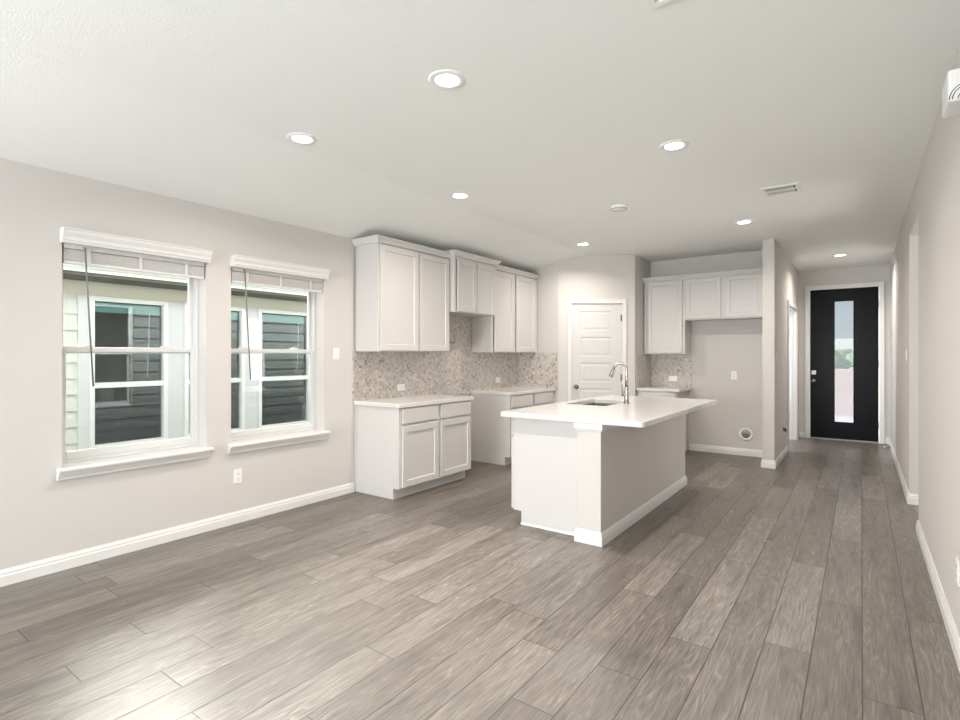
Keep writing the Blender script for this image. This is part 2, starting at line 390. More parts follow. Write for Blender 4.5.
def blind(y0, y1, wx, wz1, label):
    r = thing('window_blind', (0, (y0 + y1) / 2, WZ1), label, 'window blind', 'raised window blinds')
    VP = [(0, 0), (.046, 0), (.050, .012), (.056, .018), (.056, .038), (.064, .052), (.070, .066), (.070, .078), (.076, .082), (.076, .092), (0, .092)]
    a, b_ = y0 - .012, y1 + .012
    MB().sweep([(.001, a), (.001, b_)], VP, WZ1 - .006).build('valance', 'trim', r)
    MB().box(-.062, y0 + .012, WZ1 - .034, -.004, y1 - .012, WZ1 - .002).build('headrail', 'vinyl', r)
    st = MB(); z = WZ1 - .040
    for i in range(13):
        st.box(-.060 + .002 * (i % 2), y0 + .012, z - .0032, -.008 - .002 * (i % 2), y1 - .012, z); z -= .0056
    st.build('slat_stack', 'blind', r)
    MB().box(-.060, y0 + .012, z - .016, -.008, y1 - .012, z).build('bottom_rail', 'blind', r, .003)
    for f in (.16, .5, .84):
        yc = y0 + (y1 - y0) * f
        MB().box(-.0085, yc - .010, z - .018, -.0065, yc + .010, WZ1 - .034).build('ladder_tape', 'tape', r)
    top = (.012, wx, WZ1 - .02); bot = (.03, wx + .04, wz1)
    wd = MB().tube([(-.004, wx, WZ1 - .018), (.01, wx, WZ1 - .022), top, bot], .0052, 8).build('tilt_wand', 'wand', r)
    return r
blind(*W[0], 1.302, 1.165, 'blind pulled fully up behind the valance over the left window')
blind(*W[1], 2.411, 1.168, 'blind pulled fully up behind the valance over the right window')

# ------------------------------------------------------------------ doors
def hinge(mb, O, u, n, s_, z):
    mb.obox(O, u, n, s_ - .016, s_ + .016, z - .045, z + .045, .001, .006)
    p = Vector(O) + Vector(u) * s_ + Vector(n) * .008
    mb.tube([p + Vector((0, 0, z - .047)), p + Vector((0, 0, z + .047))], .006, 8)
    return mb
# pantry door
d1 = thing('door_1', tuple(PO + U * .54), 'white five-panel pantry door with dark round knob', 'door', None, 'structure')
CW = .058
fr = MB()
fr.obox(PO, U, NP, PS0 - CW, PS0, 0, PZ + CW, .0005, .016).obox(PO, U, NP, PS1, PS1 + CW, 0, PZ + CW, .0005, .016).obox(PO, U, NP, PS0, PS1, PZ, PZ + CW, .0005, .016)
fr.obox(PO, U, NP, PS0 - CW, PS0 - CW + .014, 0, PZ + CW, .016, .022).obox(PO, U, NP, PS1 + CW - .014, PS1 + CW, 0, PZ + CW, .016, .022).obox(PO, U, NP, PS0 - CW + .014, PS1 + CW - .014, PZ + CW - .014, PZ + CW, .016, .022)
fr.obox(PO, U, NP, PS0 - .0115, PS0, 0, PZ, -.11, .0005).obox(PO, U, NP, PS1, PS1 + .0115, 0, PZ, -.11, .0005).obox(PO, U, NP, PS0 - .0115, PS1 + .0115, PZ, PZ + .0115, -.11, .0005)
fr.build('door_casing', 'trim', d1, .003)
def panel_leaf(mb, O, u, n, w_, h, t_, ys, xs, rec=.007, bev=.014, back=True):
    # slab whose front carries recessed panels; xs=(x0,x1), ys=[(z0,z1),...]
    O, u, n = Vector(O), Vector(u), Vector(n); zz = Vector((0, 0, 1))
    def P(a, z, d): return O + u * a + zz * z + n * d
    xs_ = [0, xs[0], xs[1], w_]; zs = [0] + [q for y_ in ys for q in y_] + [h]
    for i in range(3):
        for j in range(len(zs) - 1):
            a0, a1, z0, z1 = xs_[i], xs_[i + 1], zs[j], zs[j + 1]
            if i == 1 and j % 2 == 1:
                q = [P(a0, z0, 0), P(a1, z0, 0), P(a1, z1, 0), P(a0, z1, 0)]
                b1 = bev * .5
                r1 = [P(a0 + b1, z0 + b1, -rec), P(a1 - b1, z0 + b1, -rec), P(a1 - b1, z1 - b1, -rec), P(a0 + b1, z1 - b1, -rec)]
                b2 = bev * 2.2
                r2 = [P(a0 + b2, z0 + b2, -rec * .9), P(a1 - b2, z0 + b2, -rec * .9), P(a1 - b2, z1 - b2, -rec * .9), P(a0 + b2, z1 - b2, -rec * .9)]
                b3 = bev * 2.8
                r3 = [P(a0 + b3, z0 + b3, -rec * .35), P(a1 - b3, z0 + b3, -rec * .35), P(a1 - b3, z1 - b3, -rec * .35), P(a0 + b3, z1 - b3, -rec * .35)]
                vs = q + r1 + r2 + r3; fs = []
                for k in range(3):
                    for e in range(4): fs.append((k * 4 + e, k * 4 + (e + 1) % 4, k * 4 + 4 + (e + 1) % 4, k * 4 + 4 + e))
                fs.append((12, 13, 14, 15)); mb.add(vs, fs)
            else:
                mb.add([P(a0, z0, 0), P(a1, z0, 0), P(a1, z1, 0), P(a0, z1, 0)], [(0, 1, 2, 3)])
    mb.add([P(0, 0, 0), P(w_, 0, 0), P(w_, h, 0), P(0, h, 0), P(0, 0, -t_), P(w_, 0, -t_), P(w_, h, -t_), P(0, h, -t_)],
           [(0, 4, 5, 1), (1, 5, 6, 2), (2, 6, 7, 3), (3, 7, 4, 0), (4, 7, 6, 5)])
    return mb
lw = PS1 - PS0 - .006
panels = [(.255, .530), (.620, .895), (.985, 1.260), (1.350, 1.625), (1.715, 1.990)]
leaf = panel_leaf(MB(), PO + U * (PS0 + .003) - NP * .012 + Vector((0, 0, .008)), U, NP, lw, 2.096, .035, panels, (.127, lw - .152 + .0), .007).build('door_leaf', 'doorpaint', d1)
kc = PO + U * (PS0 + .066) + Vector((0, 0, .93)) - NP * .012
MB().lathe([(.030, 0), (.030, .006), (.012, .010), (.011, .028), (.022, .034), (.029, .044), (.029, .052), (.020, .062), (.004, .065)], kc, NP, 24).build('door_knob', 'knobm', d1)
for z in (.30, 1.06, 1.90):
    hinge(MB(), PO - NP * .008, U, NP, PS1 - .004, z).build('hinge', 'nickel', d1)

# front door (8 ft, black, one narrow lite)
fx0, fx1 = 3.454, 4.368
d2 = thing('door_2', (3.91, YD, 0), 'tall black front door with a narrow vertical glass lite', 'door', None, 'structure')
cs = MB(); c0 = .070
for (a, b_) in ((fx0 - c0, fx0), (fx1, fx1 + c0)): cs.box(a, YD - .018, 0, b_, YD - .0005, FZ + .052)
cs.box(fx0, YD - .018, FZ - .018, fx1, YD - .0005, FZ + .052)
cs.box(fx0 - c0, YD - .026, 0, fx0 - c0 + .016, YD - .018, FZ + .052).box(fx1 + c0 - .016, YD - .026, 0, fx1 + c0, YD - .018, FZ + .052).box(fx0 - c0 + .016, YD - .026, FZ + .036, fx1 + c0 - .016, YD - .018, FZ + .052)
cs.box(FX0 + .001, YD - .0005, 0, fx0, YD + .138, FZ - .001).box(fx1, YD - .0005, 0, FX1 - .001, YD + .138, FZ - .001).box(fx0, YD - .0005, FZ - .018, fx1, YD + .138, FZ - .001)
cs.build('door_casing', 'trim', d2, .003)
gx0, gx1, gz0, gz1 = 3.795, 4.042, .295, 2.245
lf = MB(); ya, yb = YD + .004, YD + .049; zt = FZ - .021
a0, a1 = fx0 + .003, fx1 - .003
gr1, gr2 = 3.575, 4.245
def slab(x0, x1, z0, z1): lf.box(x0, ya, z0, x1, yb, z1)
for (x0, x1) in ((a0, gr1 - .003), (gr1 + .003, gx0 - .022), (gx1 + .022, gr2 - .003), (gr2 + .003, a1)): slab(x0, x1, .022, zt)
for g_ in (gr1, gr2): lf.box(g_ - .003, ya + .006, .022, g_ + .003, yb, zt)
slab(gx0 - .022, gx1 + .022, .022, gz0 - .022); slab(gx0 - .022, gx1 + .022, gz1 + .022, zt)
leaf2 = lf.build('door_leaf', 'blackdoor', d2)
lt = MB(); q = .024
lt.box(gx0 - q, ya - .006, gz0 - q, gx0, yb, gz1 + q).box(gx1, ya - .006, gz0 - q, gx1 + q, yb, gz1 + q).box(gx0, ya - .006, gz0 - q, gx1, yb, gz0).box(gx0, ya - .006, gz1, gx1, yb, gz1 + q)
lt.build('lite_frame', 'blackdoor', leaf2, .002)
MB().box(gx0, YD + .022, gz0, gx1, YD + .028, gz1).build('glass_pane', 'doorglass', leaf2)
MB().box(fx0, YD - .012, 0, fx1, YD + .13, .020).build('threshold', 'grey', d2, .003)
MB().box(3.475, ya - .018, 1.055, 3.540, ya - .0005, 1.125).box(3.492, ya - .026, 1.075, 3.523, ya - .018, 1.105).build('deadbolt', 'nickel', d2, .003)
MB().lathe([(.032, 0), (.032, .008), (.014, .012), (.012, .035), (.026, .042), (.031, .055), (.026, .066), (.006, .070)], (3.512, ya, .955), (0, -1, 0), 24).build('door_knob', 'nickel', d2)
for z in (.28, 1.24, 2.18):
    MB().tube([(fx1 - .001, ya - .006, z - .05), (fx1 - .001, ya - .006, z + .05)], .007, 8).build('hinge', 'knobm', d2)

# hall doorway into the side room, its door standing open
d3 = thing('door_3', (SX0, DY1, 0), 'open doorway with white jamb and hinges on the left of the hall', 'door', None, 'structure')
cs = MB(); k = .06
for (x0, x1) in ((SX1 + .0005, SX1 + .016), (SX0 - .016, SX0 - .0005)):
    cs.box(x0, DY0 - k, 0, x1, DY0 + .004, DZ + k).box(x0, DY1 - .004, 0, x1, DY1 + k, DZ + k).box(x0, DY0 + .004, DZ - .004, x1, DY1 - .004, DZ + k)
cs.box(SX0 - .0005, DY0 + .0005, 0, SX1 + .0005, DY0 + .018, DZ - .0005).box(SX0 - .0005, DY1 - .018, 0, SX1 + .0005, DY1 - .0005, DZ - .0005).box(SX0 - .0005, DY0 + .018, DZ - .018, SX1 + .0005, DY1 - .018, DZ - .0005)
cs.box(SX0 + .045, DY1 - .028, 0, SX0 + .08, DY1 - .018, DZ - .018)
cs.build('door_casing', 'trim', d3, .002)
panel_leaf(MB(), (SX0 - .022, DY1 - .022, .008), (-1, 0, 0), (0, -1, 0), 1.2, 2.06, .035, [(.25, .52), (.61, .88), (.97, 1.24), (1.33, 1.60), (1.69, 1.95)], (.13, 1.07)).build('door_leaf', 'doorpaint', d3)
for z in (.40, 1.09, 1.76):
    MB().box(SX0 - .016, DY1 - .0225, z - .045, SX0 + .028, DY1 - .0185, z + .045).tube([(SX0 + .002, DY1 - .027, z - .047), (SX0 + .002, DY1 - .027, z + .047)], .006, 8).build('hinge', 'knobm', d3)

# ------------------------------------------------------------------ kitchen cabinets
XV, YV = Vector((1, 0, 0)), Vector((0, 1, 0))
def shaker(O, u, n, w_, h, name, parent, rail=.058, t_=.019, mat='cab'):
    # O = lower corner on the cabinet face; slab with a recessed flat panel
    O, u, n = Vector(O), Vector(u), Vector(n); zz = Vector((0, 0, 1)); mb = MB()
    def P(a, z, d): return O + u * a + zz * z + n * d
    def rg(i, d): return [P(i, i, d), P(w_ - i, i, d), P(w_ - i, h - i, d), P(i, h - i, d)]
    L_ = [rg(0, .004), rg(0, t_ + .001), rg(.002, t_ + .003), rg(rail, t_ + .003), rg(rail + .003, t_ - .004), rg(rail + .005, t_ - .007)]
    vs = [p for r_ in L_ for p in r_]
    fs = [(k * 4 + e, k * 4 + (e + 1) % 4, k * 4 + 4 + (e + 1) % 4, k * 4 + 4 + e) for k in range(len(L_) - 1) for e in range(4)]
    fs += [(3, 2, 1, 0), tuple(range(len(vs) - 4, len(vs)))]
    return mb.add(vs, fs).build(name, mat, parent)
def slabfront(O, u, n, w_, h, name, parent, t_=.019, mat='cab'):
    return MB().obox(O, u, n, 0, w_, 0, h, .004, t_ + .003).build(name, mat, parent, .0025)

# left base cabinets
def base_run(y0, y1, label, fronts, scribe):
    r = thing('base_cabinet', (0, (y0 + y1) / 2, 0), label, 'cabinet')
    b_ = MB()
    P_ = [(.003, 0), (.535, 0), (.535, .105), (.610, .105), (.610, .874), (.003, .874)]
    b_.prism(P_, 'y', y0, y0 + .018); b_.prism(P_, 'y', y1 - .018, y1)
    b_.box(.003, y0 + .018, .105, .590, y1 - .018, .120).box(.003, y0 + .018, .12, .012, y1 - .018, .874)
    b_.build('body', 'cab', r)
    f_ = MB()   # face frame
    f_.box(.590, y0 + .018, .105, .610, y0 + .05, .874).box(.590, y1 - .05, .105, .610, y1 - .018, .874)
    mid = (fronts[0][1] + fronts[1][0]) / 2
    f_.box(.590, mid - .03, .14, .610, mid + .03, .85)
    for (z0, z1) in ((.105, .14), (.850, .874)): f_.box(.590, y0 + .05, z0, .610, y1 - .05, z1)
    f_.box(.590, y0 + .05, .690, .610, mid - .03, .735).box(.590, mid + .03, .690, .610, y1 - .05, .735)
    f_.box(.575, y0 + .05, .14, .589, mid - .03, .85).box(.575, mid + .03, .14, .589, y1 - .05, .85)
    f_.build('face_frame', 'cab', r)
    MB().box(.520, y0 + .018, 0, .534, y1 - .018, .105).build('toe_kick', 'cab', r)
    for (a, c) in fronts:
        slabfront((.610, a, .722), YV, XV, c - a, .142, 'drawer', r)
        shaker((.610, a, .116), YV, XV, c - a, .580, 'door', r)
    if scribe:
        MB().box(.003, y0 - .006, 0, .022, y0 - .0005, .874).build('scribe_strip', 'cab', r)
    return r
base_run(3.5964, 4.7204, 'two-door two-drawer base cabinet nearest the windows, bright bare side panel', [(3.632, 4.150), (4.192, 4.706)], True)
base_run(5.540, YB - .003, 'two-drawer base cabinet in the far left corner, beyond the empty range gap', [(5.560, 6.080), (6.118, 6.632)], False)
def worktop(poly_boxes, label, z0=.8755, z1=.914):
    mb = MB()
    for bx_ in poly_boxes: mb.box(bx_[0], bx_[1], z0, bx_[2], bx_[3], z1)
    o = mb.build('countertop', 'counter', None, .003); return tag(o, label, 'countertop')
worktop([(.0125, 3.572, .640, 4.748)], 'white quartz top on the base cabinet nearest the windows')
worktop([(.0125, 5.525, .640, YB - .0125)], 'white quartz top in the far left corner beyond the range gap')
# backsplash
bs = MB().box(.0005, 3.562, .876, .012, 4.70, 1.411).box(.0005, 4.70, .876, .012, 5.545, 1.868).box(.0005, 5.545, .876, .012, YB - .0005, 1.411)
tag(bs.build('backsplash', 'tile'), 'beige marble mosaic backsplash behind the left cabinet run', 'backsplash', None, 'structure')
tag(MB().box(.012, YB - .0115, .876, XP - .004, YB - .0005, 1.411).build('backsplash', 'tile'), 'small mosaic backsplash on the short wall left of the pantry door', 'backsplash', None, 'structure')
ns = MB().box(XQ + .0005, 7.36, .876, XQ + .011, YN - .0005, 1.39).box(XQ + .011, YN - .011, .876, 2.155, YN - .0005, 1.39)
tag(ns.build('backsplash', 'tile'), 'mosaic backsplash around the small corner counter right of the pantry', 'backsplash', None, 'structure')

CRP = [(-.004, 0), (.020, 0), (.024, .010), (.030, .024), (.040, .040), (.048, .048), (.048, .062), (-.004, .062)]
def upper(y0, y1, z0, z1, depth, doors, label, dz, crown, scribe=False):
    r = thing('wall_cabinet', (0, (y0 + y1) / 2, z0), label, 'cabinet', 'wall cabinets of the left run')
    b_ = MB()
    b_.box(.013, y0, z0, depth - .02, y1, z0 + .018).box(.013, y0, z1 - .018, depth - .02, y1, z1)
    b_.box(.013, y0, z0 + .018, depth - .02, y0 + .016, z1 - .018).box(.013, y1 - .016, z0 + .018, depth - .02, y1, z1 - .018).box(.013, y0 + .016, z0 + .018, .020, y1 - .016, z1 - .018)
    b_.build('body', 'cab', r)
    f_ = MB(); f_.box(depth - .0195, y0, z0 - .003, depth, y0 + .035, z1).box(depth - .0195, y1 - .035, z0 - .003, depth, y1, z1)
    mid = (doors[0][1] + doors[1][0]) / 2
    f_.box(depth - .0195, mid - .03, z0 + .03, depth, mid + .03, z1 - .03).box(depth - .0195, y0 + .035, z0 - .003, depth, y1 - .035, z0 + .03).box(depth - .0195, y0 + .035, z1 - .03, depth, y1 - .035, z1)
    f_.build('face_frame', 'cab', r)
    for (a, c) in doors: shaker((depth, a, dz[0]), YV, XV, c - a, dz[1] - dz[0], 'door', r, rail=.06)
    MB().sweep(crown, CRP, z1 - .004).build('crown_moulding', 'cab', r)
    if scribe: MB().box(.013, y0 - .006, z0, .03, y0 - .0005, z1).build('scribe_strip', 'cab', r)
    return r
upper(3.5964, 4.690, 1.411, 2.475, .33, [(3.617, 4.155), (4.178, 4.668)], 'tall two-door wall cabinet nearest the windows, over the near counter', (1.418, 2.460), [(.002, 3.5964), (.33, 3.5964), (.33, 4.690)], True)
upper(4.695, 5.540, 1.868, 2.505, .40, [(4.741, 5.100), (5.118, 5.491)], 'short two-door wall cabinet set forward above the empty range gap', (1.874, 2.474), [(.002, 4.695), (.40, 4.695), (.40, 5.540), (.002, 5.540)])
upper(5.545, YB - .004, 1.411, 2.475, .33, [(5.594, 6.052), (6.113, 6.640)], 'tall two-door wall cabinet in the far left corner, beyond the short one', (1.418, 2.460), [(.33, 5.545), (.33, YB - .004)])

# corner nook right of the pantry
YF = YN - .61
r = thing('base_cabinet', (1.84, YN, 0), 'narrow base cabinet in the nook right of the pantry door', 'cabinet')
b_ = MB(); P2 = [(YN - .003, 0), (YF + .075, 0), (YF + .075, .105), (YF, .105), (YF, .874), (YN - .003, .874)]
x0_, x1_ = XQ + .014, 2.110
b_.prism(P2, 'x', x0_, x0_ + .018); b_.prism(P2, 'x', x1_ - .018, x1_); b_.box(x0_ + .018, YF + .0, .105, x1_ - .018, YN - .003, .12)
b_.build('body', 'cab', r)
MB().box(x0_ + .018, YF, .14, x0_ + .045, YF + .02, .874).box(x1_ - .045, YF, .14, x1_ - .018, YF + .02, .874).box(x0_ + .045, YF, .69, x1_ - .045, YF + .02, .735).box(x0_ + .045, YF, .852, x1_ - .045, YF + .02, .874).box(x0_ + .018, YF, .1205, x1_ - .018, YF + .02, .14).build('face_frame', 'cab', r)
MB().box(x0_ + .018, YF + .076, 0, x1_ - .018, YF + .09, .1045).build('toe_kick', 'cab', r)
slabfront((1.622, YF, .722), XV, -YV, .462, .140, 'drawer', r)
shaker((1.622, YF, .116), XV, -YV, .462, .580, 'door', r)
worktop([(XQ + .0115, YF - .03, 2.155, YN - .0115)], 'small white quartz top in the nook right of the pantry door')

YU = YN - .33
def upper_n(x0, x1, z0, z1, doors, dz, label, cr):
    r = thing('wall_cabinet', ((x0 + x1) / 2, YN, z0), label, 'cabinet', 'wall cabinets of the fridge nook')
    b_ = MB()
    b_.box(x0, YU + .02, z0, x1, YN - .012, z0 + .018).box(x0, YU + .02, z1 - .018, x1, YN - .012, z1).box(x0, YU + .02, z0 + .018, x0 + .016, YN - .012, z1 - .018).box(x1 - .016, YU + .02, z0 + .018, x1, YN - .012, z1 - .018).box(x0 + .016, YN - .02, z0 + .018, x1 - .016, YN - .012, z1 - .018)
    b_.build('body', 'cab', r)
    f_ = MB().box(x0, YU, z0 - .003, x0 + .06, YU + .0195, z1).box(x1 - .04, YU, z0 - .003, x1, YU + .0195, z1).box(x0 + .06, YU, z0 - .003, x1 - .04, YU + .0195, z0 + .03).box(x0 + .06, YU, z1 - .05, x1 - .04, YU + .0195, z1)
    if len(doors) == 2:
        mid = (doors[0][1] + doors[1][0]) / 2; f_.box(mid - .04, YU, z0 + .03, mid + .04, YU + .0195, z1 - .05)
    f_.build('face_frame', 'cab', r)
    for (a, c) in doors: shaker((a, YU, dz[0]), XV, -YV, c - a, dz[1] - dz[0], 'door', r, rail=.055)
    MB().sweep(cr, CRP, z1 - .012).build('crown_moulding', 'cab', r)
    return r
upper_n(XQ + .013, 2.147, 1.392, 2.445, [(1.630, 2.114)], (1.408, 2.425), 'tall single-door wall cabinet in the nook beside the pantry wall', [(XQ + .003, YU), (2.147, YU)])
upper_n(2.149, SX0 - .003, 1.865, 2.445, [(2.161, 2.614), (2.676, 3.112)], (1.880, 2.425), 'short two-door wall cabinet above the empty fridge space', [(2.149, YU), (SX0 - .003, YU)])

# ------------------------------------------------------------------ island
IX0, IX1, IY0, IPY, IY1 = 1.8244, 2.6266, 3.5902, 3.690, 5.840
isl = thing('kitchen_island', (2.22, 4.7, 0), 'large white and greige kitchen island with a sink, in mid room', 'kitchen island')
KX = 2.440
cbm = MB(); ipf = [(IX0, .105), (IX0, .874), (KX, .874), (KX, 0), (IX0 + .075, 0), (IX0 + .075, .105)]
cbm.prism(ipf, 'y', IPY, IPY + .018); cbm.prism(ipf, 'y', IY1 - .018, IY1)
cbm.box(IX0 + .02, IPY + .018, .105, KX, IY1 - .018, .125).box(IX0 + .02, IPY + .018, .125, IX0 + .03, IY1 - .018, .874)
for y in (4.30, 5.24): cbm.box(IX0 + .03, y, .125, KX, y + .018, .874)
part_label(cbm.build('cabinet_body', 'cab', isl), 'smooth white end panel and carcass')
ff = MB()
for y in (IPY + .018, 4.289, 4.729, 5.229, 5.782): ff.box(IX0, y, .105, IX0 + .0195, y + .04, .874)
for (ya_, yb_) in ((3.748, 4.289), (4.329, 4.729), (4.769, 5.229), (5.269, 5.782)):
    for (za_, zb_) in ((.105, .14), (.690, .735), (.852, .874)): ff.box(IX0, ya_, za_, IX0 + .0195, yb_, zb_)
ff.build('face_frame', 'cab', isl)
MB().box(IX0 + .076, IPY + .018, 0, IX0 + .09, IY1 - .018, .105).build('toe_kick', 'cab', isl)
for (a, c) in ((3.693, 4.285), (4.320, 4.735), (4.760, 5.220), (5.262, 5.800)):
    shaker((IX0, c, .116), -YV, -XV, c - a, .580, 'door', isl)
    slabfront((IX0, c, .722), -YV, -XV, c - a, .142, 'drawer', isl)
kw = MB().box(KX + .0005, IY0, 0, IX1, IY1, .874)
part_label(kw.build('knee_wall', 'wall', isl, .003), 'textured greige drywall face and end post')
MB().sweep([(KX + .0005, IPY), (KX + .0005, IY0), (IX1, IY0), (IX1, IY1), (KX + .0005, IY1)], BP).build('baseboard', 'trim', isl)
MB().sweep([(KX + .0005, IPY), (KX + .0005, IY0), (IX1, IY0), (IX1, IY1), (KX + .0005, IY1)], [(0, 0), (.007, 0), (.010, .010), (.016, .016), (.016, .054), (0, .054)], .820).build('cap_trim', 'trim', isl)
MB().sweep([(IX0 + .075, IPY), (KX - .016, IPY)], [(0, 0), (.012, 0), (.010, .008), (.004, .013), (0, .014)]).build('shoe_moulding', 'trim', isl)

# island top with the sink cut-out and rounded corners
cx0, cy0, cx1, cy1 = 1.757, 3.580, 2.940, 5.842
sx0, sx1, sy0, sy1 = 1.872, 2.275, 4.530, 5.200
def rrect(x0, y0, x1, y1, r_, seg=6):
    out = []
    for (cx, cy, a) in ((x1 - r_, y0 + r_, -90), (x1 - r_, y1 - r_, 0), (x0 + r_, y1 - r_, 90), (x0 + r_, y0 + r_, 180)):
        for i in range(seg + 1):
            t_ = math.radians(a + 90 * i / seg); out.append((cx + r_ * math.cos(t_), cy + r_ * math.sin(t_)))
    return out
def plate_hole(outer, inner, z0, z1):
    n = len(outer); mb = MB(); vs = [(x, y, z) for z in (z0, z1) for P_ in (outer, inner) for (x, y) in P_]; fs = []
    for i in range(n):
        j = (i + 1) % n
        fs += [(i, j, n + j, n + i), (2 * n + i, 2 * n + j, 3 * n + j, 3 * n + i), (i, j, 2 * n + j, 2 * n + i), (n + i, n + j, 3 * n + j, 3 * n + i)]
    return mb.add(vs, fs)
top = plate_hole(rrect(cx0, cy0, cx1, cy1, .030), rrect(sx0, sy0, sx1, sy1, .018), .8755, .914)
tag(top.build('countertop', 'counter', None, .003), 'large white quartz top on the island, with the sink cut-out', 'countertop')
# undermount sink
sk = thing('sink', ((sx0 + sx1) / 2, (sy0 + sy1) / 2, .70), 'stainless undermount sink set into the island top', 'sink')
def loft(rings):
    n = len(rings[0]); mb = MB(); vs = [p for r_ in rings for p in r_]
    fs = [(k * n + i, k * n + (i + 1) % n, k * n + n + (i + 1) % n, k * n + n + i) for k in range(len(rings) - 1) for i in range(n)]
    mb.add(vs, fs); return mb
def rz(x0, y0, x1, y1, r_, z): return [(x, y, z) for x, y in rrect(x0, y0, x1, y1, r_)]
bw = loft([rz(sx0 - .012, sy0 - .012, sx1 + .012, sy1 + .012, .02, .8750), rz(sx0 - .002, sy0 - .002, sx1 + .002, sy1 + .002, .02, .8750), rz(sx0, sy0, sx1, sy1, .03, .860), rz(sx0 + .006, sy0 + .006, sx1 - .006, sy1 - .006, .05, .700), rz(sx0 + .04, sy0 + .04, sx1 - .04, sy1 - .04, .04, .688),
           ])
nb = len(bw.v); bw.f.append(list(range(nb - 28, nb)))
bw.build('basin', 'steel', sk)
MB().lathe([(.045, 0), (.045, .003), (.030, .004), (.028, .001), (.004, .001)], (2.07, 4.90, .6885), (0, 0, 1), 24).build('drain', 'knobm', sk)

# pull-down faucet
fc = thing('faucet', (2.345, 4.865, .914), 'brushed nickel gooseneck pull-down faucet behind the island sink', 'faucet')
fxc, fyc = 2.345, 4.865
MB().lathe([(.027, 0), (.027, .006), (.0225, .012), (.021, .05), (.021, .10), (.018, .13), (.0145, .17)], (fxc, fyc, .9142), (0, 0, 1), 24).build('faucet_body', 'nickel', fc)
pts = [(fxc, fyc, 1.07), (fxc, fyc, 1.15), (fxc, fyc, 1.238)]
R_ = .060
dirx = Vector((-.985, -.17, 0)).normalized()
for i in range(0, 13):
    a = math.pi * i / 12 * .93
    p = Vector((fxc, fyc, 1.238)) + dirx * (R_ - R_ * math.cos(a)) + Vector((0, 0, R_ * math.sin(a)))
    pts.append(tuple(p))
MB().tube(pts, .0135, 16).build('spout', 'nickel', fc)
e = Vector(pts[-1]); dd = (Vector(pts[-1]) - Vector(pts[-2])).normalized()
MB().tube([e - dd * .002, e + dd * .01, e + dd * .045, e + dd * .085, e + dd * .090], [.012, .0145, .0175, .021, .018], 16).build('spray_head', 'nickel', fc)
hd = Vector((-.55, -.83, 0))
hb = Vector((fxc, fyc, 1.0))
lever = MB().tube([hb + hd * .012, hb + hd * .045], [.016, .015], 14)
lever.tube([hb + hd * .038 + Vector((0, 0, .005)), hb + hd * .046 + Vector((0, 0, .04)), hb + hd * .052 + Vector((0, 0, .10))], [.008, .006, .0045], 10)
lever.build('handle', 'nickel', fc)

# ------------------------------------------------------------------ wall plates
def plate_thing(name, c, u, n, kind, label, cat, land=False, group=None, w_=.072, h_=.116):
    c, u, n = Vector(c), Vector(u), Vector(n)
    if land: w_, h_ = h_, w_
    r = thing(name, tuple(c), label, cat, group)
    MB().obox(c, u, n, -w_ / 2, w_ / 2, -h_ / 2, h_ / 2, .0008, .006).build('cover_plate', 'plate', r, .002)
    if kind == 'outlet':
        for s_ in (-1, 1):
            cc = c + (u * (.021 * s_) if land else Vector((0, 0, .021 * s_)))
            q_ = MB().obox(cc, u, n, -.015, .015, -.015, .015, .006, .0085).build('receptacle', 'plate', r, .002)
            sl = MB()
            for a in (-.006, .006):
                if land: sl.obox(cc, u, n, -.002, .005, a - .0012, a + .0012, .0086, .0092)
                else: sl.obox(cc, u, n, a - .0012, a + .0012, -.002, .006, .0086, .0092)
            sl.obox(cc, u, n, -.002, .002, -.011, -.007, .0086, .0092)
            sl.build('slots', 'dark', q_)
    else:
        MB().obox(c, u, n, -.017, .017, -.034, .034, .006, .0105).build('rocker', 'plate', r, .002)
    return r
plate_thing('wall_outlet', (0, 2.356, .382), YV, XV, 'outlet', 'white outlet low on the wall below and between the windows', 'outlet')
plate_thing('light_switch', (0, 3.360, 1.386), YV, XV, 'switch', 'white light switch between the right window and the cabinets', 'light switch')
plate_thing('wall_outlet', (.0125, 4.238, 1.018), YV, XV, 'outlet', 'white sideways outlet on the mosaic above the near left counter', 'outlet', True)
plate_thing('wall_outlet', (.0125, 6.160, 1.027), YV, XV, 'outlet', 'white sideways outlet on the mosaic above the far left counter', 'outlet', True)
plate_thing('wall_outlet', (1.895, YN - .0115, 1.030), XV, -YV, 'outlet', 'white sideways outlet on the nook mosaic right of the pantry', 'outlet', True)
plate_thing('wall_outlet', (2.716, YN, 1.095), XV, -YV, 'outlet', 'white upright outlet on the bare fridge-nook wall', 'outlet')
plate_thing('light_switch', (SX1, 7.44, 1.352), YV, XV, 'switch', 'white light switch on the hall side of the stub wall', 'light switch')
plate_thing('light_switch', (RX, 6.60, 1.375), YV, -XV, 'switch', 'white light switch on the right wall past the opening', 'light switch')
plate_thing('wall_outlet', (RX, 3.225, .385), YV, -XV, 'outlet', 'white outlet at the frame edge, low on the near right wall', 'outlet')

# round utility box in the fridge nook
ub = thing('water_supply_box', (2.866, YN, .297), 'round white recessed supply box low on the fridge-nook wall', 'supply box')
MB().lathe([(.060, .0008), (.085, .0008), (.088, .006), (.082, .013), (.064, .013), (.058, .009), (.056, .004)], (2.866, YN, .297), (0, -1, 0), 40, False).build('rim', 'plate', ub)
MB().lathe([(.060, .0008), (.058, .0035), (.0, .0035)], (2.866, YN, .297), (0, -1, 0), 32, False).build('back_cover', 'grey', ub)
MB().tube([(2.866, YN - .004, .285), (2.866, YN - .030, .285)], .009, 12).tube([(2.866, YN - .022, .285), (2.866, YN - .022, .318)], .007, 10).box(2.846, YN - .034, .280, 2.886, YN - .028, .290).build('valve', 'nickel', ub)
